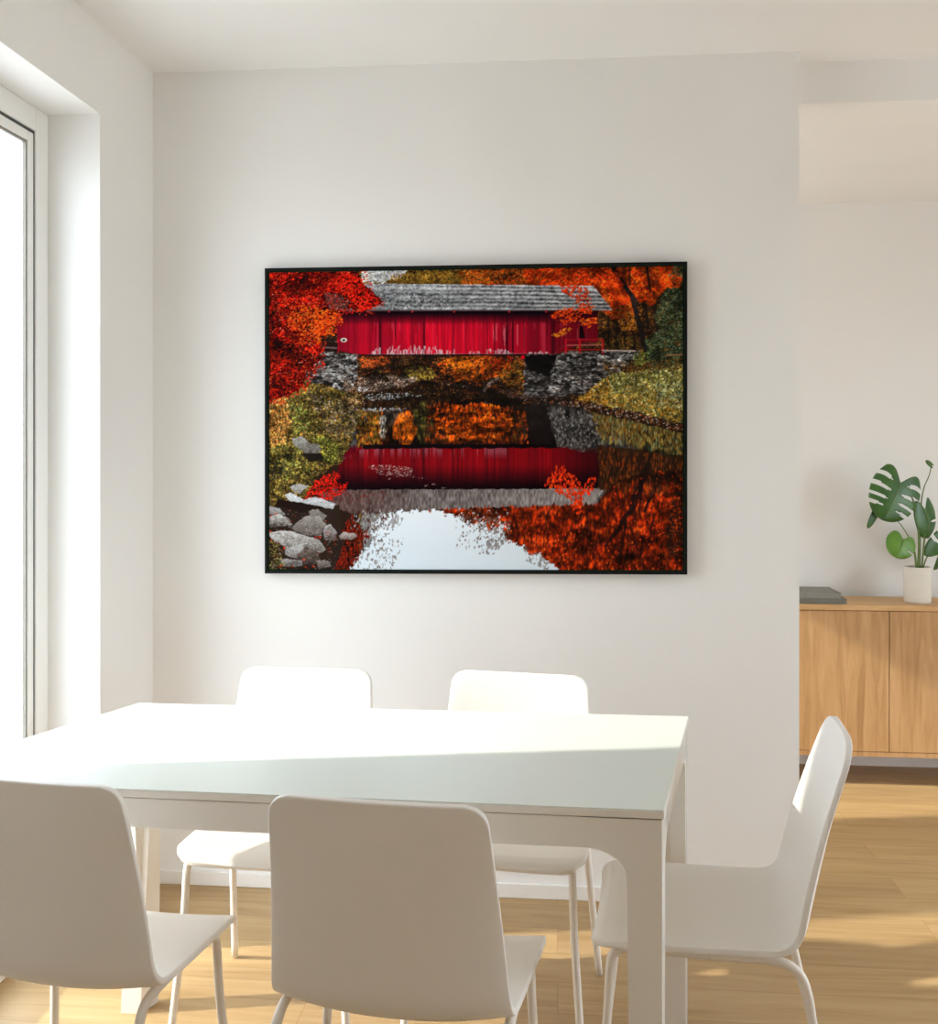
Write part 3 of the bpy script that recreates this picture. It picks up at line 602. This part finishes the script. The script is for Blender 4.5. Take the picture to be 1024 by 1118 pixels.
# ---------------------------------------------------------------- the dining table
TZ = .75
BL, BR, FR, FL = Vector((-1.052, 2.433)), Vector((.314, 2.429)), Vector((.189, 1.797)), Vector((-1.290, 1.832))
def tp(a, b):
    """a: 0..1 along the long side from the left, b: 0..1 from the front edge to the back edge"""
    return (FL*(1-a)+FR*a)*(1-b)+(BL*(1-a)+BR*a)*b
table = empty('dining_table', (-.46, 2.12, 0), 0, 'long white dining table among the chairs, far half of its top in sun', 'table')
LT, WT = 1.42, .64
def tslab(a0, a1, b0, b1, z0, z1, bm=None):
    bm = bm or bmesh.new()
    v = []
    for z in (z0, z1):
        for a, b in ((a0, b0), (a1, b0), (a1, b1), (a0, b1)):
            p = tp(a, b); v.append(bm.verts.new((p.x-table.location.x, p.y-table.location.y, z)))
    for f in ((0, 3, 2, 1), (4, 5, 6, 7), (0, 1, 5, 4), (1, 2, 6, 5), (2, 3, 7, 6), (3, 0, 4, 7)): bm.faces.new([v[i] for i in f])
    return bm
tt = obj('tabletop', tslab(0, 1, 0, 1, TZ-.016, TZ-.0025), 'table_frame', table, bevel=.0015)
tt = obj('top_panel', tslab(.0008, .9992, .0018, .9982, TZ-.0025, TZ), 'table', tt, bevel=.001)
e = .004
ZA = TZ-.0185
bm = bmesh.new()
tslab(e/LT, 1-e/LT, e/WT, (e+.022)/WT, ZA-.055, ZA, bm); tslab(e/LT, 1-e/LT, 1-(e+.022)/WT, 1-e/WT, ZA-.055, ZA, bm)
tslab(e/LT, (e+.022)/LT, (e+.022)/WT, 1-(e+.022)/WT, ZA-.055, ZA, bm); tslab(1-(e+.022)/LT, 1-e/LT, (e+.022)/WT, 1-(e+.022)/WT, ZA-.055, ZA, bm)
tslab(.06, .94, .12, .88, ZA-.002, TZ-.0161, bm)
obj('apron', bm, 'table_frame', table)
def leg_mesh(ca, cb):
    """a square leg at corner (ca, cb) with a rounded gusset along the long and the short side"""
    bm = bmesh.new(); w = .060; zt = ZA-.0545; R = .050
    prof = [(e, 0), (e+w*.86, 0), (e+w, zt-R)]
    prof += [(e+w+R*1.5*(1-math.cos(t)), zt-R+R*math.sin(t)) for t in [PI/2*k/8 for k in range(1, 9)]]
    prof += [(e+w+R*1.5, ZA), (e, ZA)]
    def pt(d_along, d_across, z, long_):
        la, wa = (d_along, d_across) if long_ else (d_across, d_along)
        a = la/LT if ca == 0 else 1-la/LT; b = wa/WT if cb == 0 else 1-wa/WT
        p = tp(a, b); return (p.x-table.location.x, p.y-table.location.y, z)
    for long_ in (True, False):
        s0, s1 = e, e+w*.86 if long_ else e+w*.86
        if long_: s1 = e+w
        A_ = [bm.verts.new(pt(d, s0-.0006*(1 if long_ else 0), z, long_)) for d, z in prof]; B_ = [bm.verts.new(pt(d, (s1 if z < zt-R-.01 else e+.03), z, long_)) for d, z in prof]
        bm.faces.new(A_); bm.faces.new(B_[::-1])
        for k in range(len(prof)): bm.faces.new((A_[k], A_[(k+1) % len(prof)], B_[(k+1) % len(prof)], B_[k]))
    return bm
for ca, cb in ((0, 0), (1, 0), (0, 1), (1, 1)): obj('leg', leg_mesh(ca, cb), 'table_frame', table)

# ---------------------------------------------------------------- the shell chairs
def shell_mesh(sh, rcf=.04):
    wt, wb, wf, zt, zb, zf, yt, yf = sh
    # centre line: seat front -> bend -> top of the back
    R = .085
    pf, pb, ptop = Vector((yf, zf)), Vector((0, zb-.018)), Vector((yt, zt))
    d1 = (pb-pf).normalized(); d2 = (ptop-pb).normalized()
    ang = math.acos(max(-1, min(1, d1.dot(d2)))); tl = R*math.tan(ang/2)
    a, b = pb-d1*tl, pb+d2*tl
    pts = [pf+Vector((0, -.012)), pf+Vector((-.012, -.003)), pf+Vector((-.035, 0))]
    def seg(p, q, ds):
        n = max(2, int((q-p).length/ds))
        return [p+(q-p)*k/n for k in range(1, n+1)]
    pts += seg(pts[-1], a, .022)
    nb = 10
    for k in range(1, nb+1):
        t = k/nb; pts.append(a*(1-t)**2+pb*2*t*(1-t)+b*t*t)
    tail = seg(b, ptop, .022)
    pts += tail
    # finer rows at both ends for the rounded corners
    def refine(P, rev):
        P = P[::-1] if rev else P
        out = []
        for k in range(3):
            for j in range(4): out.append(P[k]+(P[k+1]-P[k])*j/4)
        out += P[3:]
        return out[::-1] if rev else out
    pts = refine(pts, False); pts = refine(pts, True)
    S = [0]
    for k in range(1, len(pts)): S.append(S[-1]+(pts[k]-pts[k-1]).length)
    tot = S[-1]
    lb = S[min(range(len(pts)), key=lambda k: (pts[k]-pb).length)]
    NU = 14
    bm = bmesh.new(); rows = []
    for k, p in enumerate(pts):
        s = S[k]
        if s < lb:
            t = s/lb; w = wf+(wb-wf)*t
        else:
            t = (s-lb)/(tot-lb); w = wb+(wt-wb)*t
        rc = rcf if s < lb else (.036 if wt > .15 else .055)
        e_ = min(s, tot-s)
        if e_ < rc: w = w-rc+math.sqrt(max(0, rc*rc-(rc-e_)**2))
        q0, q1 = pts[max(k-1, 0)], pts[min(k+1, len(pts)-1)]
        t2 = (q1-q0).normalized(); n2 = Vector((t2.y, -t2.x))       # towards the sitter
        n2 = n2 if (n2.y > .2 or n2.x > .2) else -n2
        rf = max(0, min(1, (s-lb)/(tot-lb))) if s > lb else 0
        cup = .010+.014*min(1, s/lb)**1.5 if s < lb else .024*(1-rf)**1.2+.011*math.sin(PI*rf)+.005*rf
        row = []
        for j in range(NU+1):
            u = -1+2*j/NU; c = cup*abs(u)**2.2
            row.append(bm.verts.new((u*w, p.x+n2.x*c, p.y+n2.y*c)))
        rows.append(row)
    for r0, r1 in zip(rows, rows[1:]):
        for j in range(NU): bm.faces.new((r0[j], r0[j+1], r1[j+1], r1[j]))
    return bm
def chair(sh, x, y, rz, label, rcf):
    wt, wb, wf, zt, zb, zf, yt, yf = sh
    t = empty('dining_chair', (x, y, 0), rz, label, 'chair', 'dining chairs around the table')
    s = obj('shell', shell_mesh(sh, rcf), 'chair', t, smooth=True)
    so = s.modifiers.new('thickness', 'SOLIDIFY'); so.thickness = .013; so.offset = 0
    bv = s.modifiers.new('edge', 'BEVEL'); bv.width = .0045; bv.segments = 3; bv.limit_method = 'ANGLE'; bv.angle_limit = math.radians(50)
    ry = .009
    zc = lambda y: zf+(zb-.018-zf)*(1-y/yf)                      # underside of the seat follows its dished shape
    xr0 = wf-.034
    zr = lambda y: zc(y)+(.010+.014*max(0, 1-y/yf)**1.5)*.68-.0065-ry
    for sx in (-1, 1):
        xr = sx*xr0
        zf_, zm, zb_ = zr(yf-.075), zr(yf*.45), zr(.055)
        f = smooth_path([(xr, yf*.45, zm), (xr, yf-.075, zf_), (xr*1.01, yf-.045, zf_-.008), (xr*1.02, yf-.032, zf_-.035), (xr*1.05, yf-.024, zf_-.16), (xr*1.17, yf+.005, .004)], 7)
        bm = bmesh.new(); tube(bm, f, ry); obj('leg', bm, 'chair_leg', t, smooth=True)
        b = smooth_path([(xr, yf*.45, zm), (xr, .062, zb_-.002), (xr*1.0, .022, zb_-.014), (xr*1.02, 0.0, zb_-.050), (xr*1.06, -.020, zb_-.16), (xr*1.16, -.085, .004)], 7)
        bm = bmesh.new(); tube(bm, b, ry); obj('leg', bm, 'chair_leg', t, smooth=True)
    for yy in (yf-.10, .085):
        cc = .010+.014*max(0, 1-yy/yf)**1.5
        bm = bmesh.new(); tube(bm, [(u*xr0, yy, zc(yy)+cc*abs(u*xr0/wf)**2.2-.0075-.007) for u in [-1+k/5 for k in range(11)]], .007)
        obj('cross_bar', bm, 'chair_leg', t, smooth=True)
    return t
CH = {
 'C': [0.18, 0.209, 0.233, 0.833, 0.447, 0.43, -0.073, 0.342, -0.283, 1.64, -0.093],
 'L': [0.179, 0.207, 0.214, 0.824, 0.444, 0.43, -0.053, 0.328, -0.904, 1.689, -0.124],
 'FL': [0.177, 0.205, 0.214, 0.802, 0.444, 0.443, -0.063, 0.343, -0.671, 2.567, 3.115],
 'FR': [0.181, 0.205, 0.213, 0.795, 0.444, 0.448, -0.057, 0.337, -0.107, 2.597, 3.011],
 'R': [0.138, 0.19, 0.199, 0.824, 0.439, 0.424, -0.092, 0.400, 0.488, 2.099, 1.457],
}
LBL = {
 'C': 'white shell chair seen from behind, at the near table edge below the picture',
 'L': 'white shell chair seen from behind at the left edge, nearest the window',
 'FL': 'white shell chair at the far table edge, nearer the window',
 'FR': 'white shell chair at the far table edge, under the right half of the picture',
 'R': 'white shell chair in side view at the right short end of the table',
}
for k, v in CH.items(): chair(v[:8], v[8], v[9], v[10], LBL[k], {'C': .022, 'L': .022, 'FL': .065, 'FR': .055, 'R': .045}[k])

# ---------------------------------------------------------------- the sideboard in the far room
SX0, SX1, SY0, SY1, SB, ST = .51, 2.19, 4.21, 4.455, .125, .745
sb = empty('sideboard', ((SX0+SX1)/2, (SY0+SY1)/2, 0), 0, 'low oak sideboard against the far wall, behind the right-hand chair', 'sideboard')
ox, oy = sb.location.x, sb.location.y
def B(*b): return (b[0]-ox, b[1]-ox, b[2]-oy, b[3]-oy, b[4], b[5])
obj('top', boxes(B(SX0, SX1, SY0-.006, SY1, ST-.022, ST)), 'oak_flat', sb, bevel=.002)
obj('carcass', boxes(B(SX0, SX0+.02, SY0, SY1, SB, ST-.022), B(SX1-.02, SX1, SY0, SY1, SB, ST-.022), B(SX0+.02, SX1-.02, SY1-.01, SY1, SB+.02, ST-.022), B(SX0+.02, SX1-.02, SY0, SY1, SB, SB+.02)), 'oak', sb)
nx = 4; dw = (SX1-SX0-.04)/nx
for i in range(nx):
    x0 = SX0+.02+dw*i
    d = obj('door', boxes(B(x0+.0016, x0+dw-.0016, SY0-.002, SY0+.017, SB+.0215, ST-.0245)), 'oak', sb, bevel=.0012)
for xx in (SX0+.12, SX1-.16):
    for yy in (SY0+.03, SY1-.07): obj('leg', boxes(B(xx, xx+.04, yy, yy+.04, 0, SB)), 'oak', sb, bevel=.003)

def book(x0, x1, y0, y1, z0, z1, m, label):
    b = empty('book', ((x0+x1)/2, (y0+y1)/2, z0), .0, label, 'book', 'books lying on the sideboard')
    cx, cy = b.location.x, b.location.y; h = z1-z0
    bm = boxes((x0-cx, x1-cx, y0-cy, y1-cy, 0, .003), (x0-cx, x1-cx, y0-cy, y1-cy, h-.003, h), (x0-cx, x1-cx, y0-cy, y0-cy+.003, .003, h-.003))
    obj('cover', bm, m, b)
    obj('pages', boxes((x0-cx+.004, x1-cx-.005, y0-cy+.003, y1-cy-.005, .003, h-.003)), 'pages', b)
book(.88, 1.185, 4.225, 4.425, ST, ST+.022, 'book_b', 'darker grey book lying flat on the sideboard top, under the other book')
book(.88, 1.165, 4.232, 4.418, ST+.022, ST+.044, 'book_a', 'lighter grey book lying on top of the other book on the sideboard')

# ---------------------------------------------------------------- the plant
EZ, FPX, YAW, HV = 1.4, 1088.956, .0885, 485.91
CY, SN = math.cos(YAW), math.sin(YAW)
def at(u, v, Y):
    k = (u-512)/FPX; x = (k*Y*CY-Y*SN)/(CY+k*SN); d = -x*SN+Y*CY
    return Vector((x, Y, EZ-(v-HV)*d/FPX))
PY = 4.30
pc = at(1001.5, 660, PY)
plant = empty('potted_monstera', (pc.x, PY, ST), 0, 'monstera with split green leaves in a beige cylinder pot on the sideboard', 'plant')
pr, ph = .0535, .150
bm = bmesh.new()
prof = [(0, 0), (pr*.95, 0), (pr*.985, .004), (pr, .012), (pr, ph-.003), (pr-.002, ph), (pr-.006, ph), (pr-.008, ph-.004), (pr-.008, ph-.03), (0, ph-.03)]
n = 40; rings = []
for r, z in prof:
    rings.append([bm.verts.new((r*math.cos(2*PI*k/n), r*math.sin(2*PI*k/n), z)) for k in range(n)] if r > 0 else [bm.verts.new((0, 0, z))])
for a, b in zip(rings, rings[1:]):
    for k in range(n):
        if len(a) == 1: bm.faces.new((a[0], b[(k+1) % n], b[k]))
        elif len(b) == 1: bm.faces.new((a[k], a[(k+1) % n], b[0]))
        else: bm.faces.new((a[k], a[(k+1) % n], b[(k+1) % n], b[k]))
obj('pot', bm, 'pot', plant, smooth=True)
bm = bmesh.new()
cv = bm.verts.new((0, 0, ph-.014)); rr = [bm.verts.new(((pr-.0085)*math.cos(2*PI*k/28), (pr-.0085)*math.sin(2*PI*k/28), ph-.018)) for k in range(28)]
rb = [bm.verts.new(((pr-.0085)*math.cos(2*PI*k/28), (pr-.0085)*math.sin(2*PI*k/28), ph-.0295)) for k in range(28)]
for k in range(28): bm.faces.new((cv, rr[k], rr[(k+1) % 28])); bm.faces.new((rr[k], rb[k], rb[(k+1) % 28], rr[(k+1) % 28]))
bm.faces.new(rb)
obj('soil', bm, 'soil', plant)
def leaf(base, tip, side, width, slots, m, droop=.15, cup=.12, label=None):
    """heart-shaped split leaf: base and tip are points, side the in-plane direction across the midrib"""
    base, tip = Vector(base), Vector(tip); ax = tip-base; L_ = ax.length; ax.normalize()
    side = Vector(side); side = (side-ax*side.dot(ax)).normalized(); nz = ax.cross(side)
    if nz.y > 0: nz = -nz
    NS, NT = 48, 9
    bm = bmesh.new(); G = {}
    for j in range(-NT, NT+1):
        t = j/NT; s_ = 1 if j >= 0 else -1
        for i in range(NS+1):
            s = i/NS
            w = width*math.sqrt(max(0, 1-((s-.30)/(.42 if s < .30 else .70))**2))*(1 if s < .3 else 1-.10*(s-.3))
            # veins sweep back near the base (heart lobes) and forward near the tip
            sweep = -.34*(1-s)**2.5*math.sin(PI*.62*abs(t))**1.1+.20*s*(1-s)*abs(t)**1.3
            p = base+ax*(L_*(s*(1-.0)+sweep*(1-s*.6)))+side*(t*w)
            p += nz*(-cup*width*t*t+droop*L_*math.sin(s*PI)*.5-droop*L_*s*s)
            G[j, i] = bm.verts.new(p)
    for j in range(-NT, NT):
        tm = abs((j+.5)/NT)
        for i in range(NS):
            s = (i+.5)/NS; cut = False
            for (s0, s1, t0, sd, t1) in slots:
                mid, hw = (s0+s1)/2, (s1-s0)/2*min(1, .45+.9*(tm-t0)/(1-t0))
                if (sd == 0 or sd == (1 if j >= 0 else -1)) and t0 < tm < t1 and abs(s-mid) < hw: cut = True
            if not cut: bm.faces.new((G[j, i], G[j+1, i], G[j+1, i+1], G[j, i+1]))
    for v in [v for v in bm.verts if not v.link_faces]: bm.verts.remove(v)
    mp = plant.location
    for v in bm.verts: v.co -= mp
    o = obj('leaf', bm, m, plant, smooth=True)
    so = o.modifiers.new('thickness', 'SOLIDIFY'); so.thickness = .0012
    bm = bmesh.new(); tube(bm, [G_ for G_ in [base+ax*(L_*k/10)+nz*(droop*L_*math.sin(k/10*PI)*.5-droop*L_*(k/10)**2)-mp+nz*.001 for k in range(10)]], [.0022-.0017*k/10 for k in range(10)], 8)
    obj('midrib', bm, 'stem', o, smooth=True)
    if label: o['label'] = label
    return o
def stem(pts, r0, r1):
    p = smooth_path([Vector(q)-plant.location for q in pts], 6); bm = bmesh.new()
    tube(bm, p, [r0+(r1-r0)*i/(len(p)-1) for i in range(len(p))], 8); obj('stem', bm, 'stem', plant, smooth=True)
SL = [(.10, .17, .32, 0, .97), (.28, .36, .26, 0, 1.1), (.47, .55, .26, 0, 1.1), (.65, .72, .30, 0, 1.1)]
# big split leaf facing the room
b0, t0_ = at(983, 527, 4.26), at(966, 567, 4.225)
leaf(b0, t0_, at(1004, 536, 4.27)-at(950, 525, 4.25), .106, SL, 'leaf', .06, .18, 'big dark split leaf')
leaf(at(957, 557, 4.27), at(948, 577, 4.262), Vector((1, .3, .2)), .017, [], 'leaf', .05, .1)
# light green young leaf
leaf(at(986, 589, 4.25), at(980, 608, 4.225), Vector((1, .1, -.05)), .062, [(.45, .55, .5, 1, 1.1)], 'young_leaf', .08, .2, 'small bright green young leaf')
# dark leaf at the right, a thin one high up
leaf(at(1010, 556, 4.29), at(1016, 588, 4.30), Vector((1, .5, .1)), .058, [(.45, .52, .35, 1, 1.1)], 'leaf', .08, .2)
leaf(at(1017, 508, 4.31), at(1011, 503, 4.29), Vector((.3, .2, 1)), .011, [], 'leaf', .05, .1)
leaf(at(1024, 606, 4.33), at(1046, 580, 4.36), Vector((.5, .5, -1)), .085, SL[1:3], 'leaf', .1, .2)
zt_ = ST+ph-.018
for uv, r0, r1 in (([(1002, 622, 4.30), (1003, 590, 4.29), (1000, 560, 4.28), (993, 537, 4.27), (983, 527, 4.26)], .0045, .0025),
                   ([(1001, 622, 4.29), (998, 600, 4.28), (985, 575, 4.28), (966, 556, 4.275), (957, 557, 4.27)], .0028, .0014),
                   ([(1000, 622, 4.285), (998, 604, 4.27), (993, 592, 4.255), (986, 589, 4.25)], .003, .002),
                   ([(1006, 622, 4.31), (1009, 590, 4.30), (1011, 568, 4.295), (1010, 556, 4.29)], .0042, .0025),
                   ([(1004, 622, 4.315), (1005, 560, 4.33), (1008, 535, 4.325), (1014, 520, 4.32), (1017, 508, 4.31)], .0036, .0018),
                   ([(1007, 622, 4.315), (1012, 608, 4.32), (1018, 600, 4.325), (1024, 606, 4.33)], .0036, .0022)):
    stem([at(*q) for q in uv], r0, r1)

# ---------------------------------------------------------------- daylight
sc = bpy.context.scene
w = bpy.data.worlds.new('sky'); sc.world = w; w.use_nodes = True
bg = w.node_tree.nodes['Background']
wn, wl = w.node_tree.nodes, w.node_tree.links
wt_ = wn.new('ShaderNodeTexCoord'); ws_ = wn.new('ShaderNodeSeparateXYZ'); wr_ = wn.new('ShaderNodeValToRGB')
wl.new(wt_.outputs['Generated'], ws_.inputs[0])
wm_ = wn.new('ShaderNodeMath'); wm_.operation = 'MULTIPLY_ADD'; wm_.inputs[1].default_value = .5; wm_.inputs[2].default_value = .5
wl.new(ws_.outputs['Z'], wm_.inputs[0]); wl.new(wm_.outputs[0], wr_.inputs['Fac']); wl.new(wr_.outputs['Color'], bg.inputs['Color'])
wr_.color_ramp.elements[0].position = .47; wr_.color_ramp.elements[0].color = (.48, .51, .54, 1)
wr_.color_ramp.elements[1].position = .53; wr_.color_ramp.elements[1].color = (.85, .945, 1.06, 1)
bg.inputs['Strength'].default_value = SKY
sd = bpy.data.lights.new('sun', 'SUN'); sd.energy = SUN; sd.angle = math.radians(1.2); sd.color = (1.0, .95, .84)
so = link(bpy.data.objects.new('sun', sd)); so.location = (-6, 1, 5)
az, el = math.radians(10.5), math.radians(29)
dirv = Vector((math.cos(az)*math.cos(el), math.sin(az)*math.cos(el), -math.sin(el)))
so.rotation_euler = dirv.to_track_quat('-Z', 'Y').to_euler()

# ---------------------------------------------------------------- camera and output
cd = bpy.data.cameras.new('camera'); cam = link(bpy.data.objects.new('camera', cd))
cd.sensor_fit = 'HORIZONTAL'; cd.sensor_width = 36; cd.lens = 1088.956/1024*36
cd.shift_y = -(559-HV)/1024; cd.clip_start = .02
cam.location = (0, 0, EZ); cam.rotation_euler = (PI/2, 0, YAW)
sc.camera = cam
sc.view_settings.view_transform = 'Standard'; sc.view_settings.look = 'None'; sc.view_settings.gamma = 1; sc.view_settings.exposure = EXPO
sc.view_settings.use_curve_mapping = False
cy = sc.cycles
cy.max_bounces = 14; cy.diffuse_bounces = 10; cy.glossy_bounces = 4; cy.transparent_max_bounces = 12; cy.sample_clamp_indirect = 8; cy.use_denoising = True
cy.caustics_reflective = False; cy.caustics_refractive = False
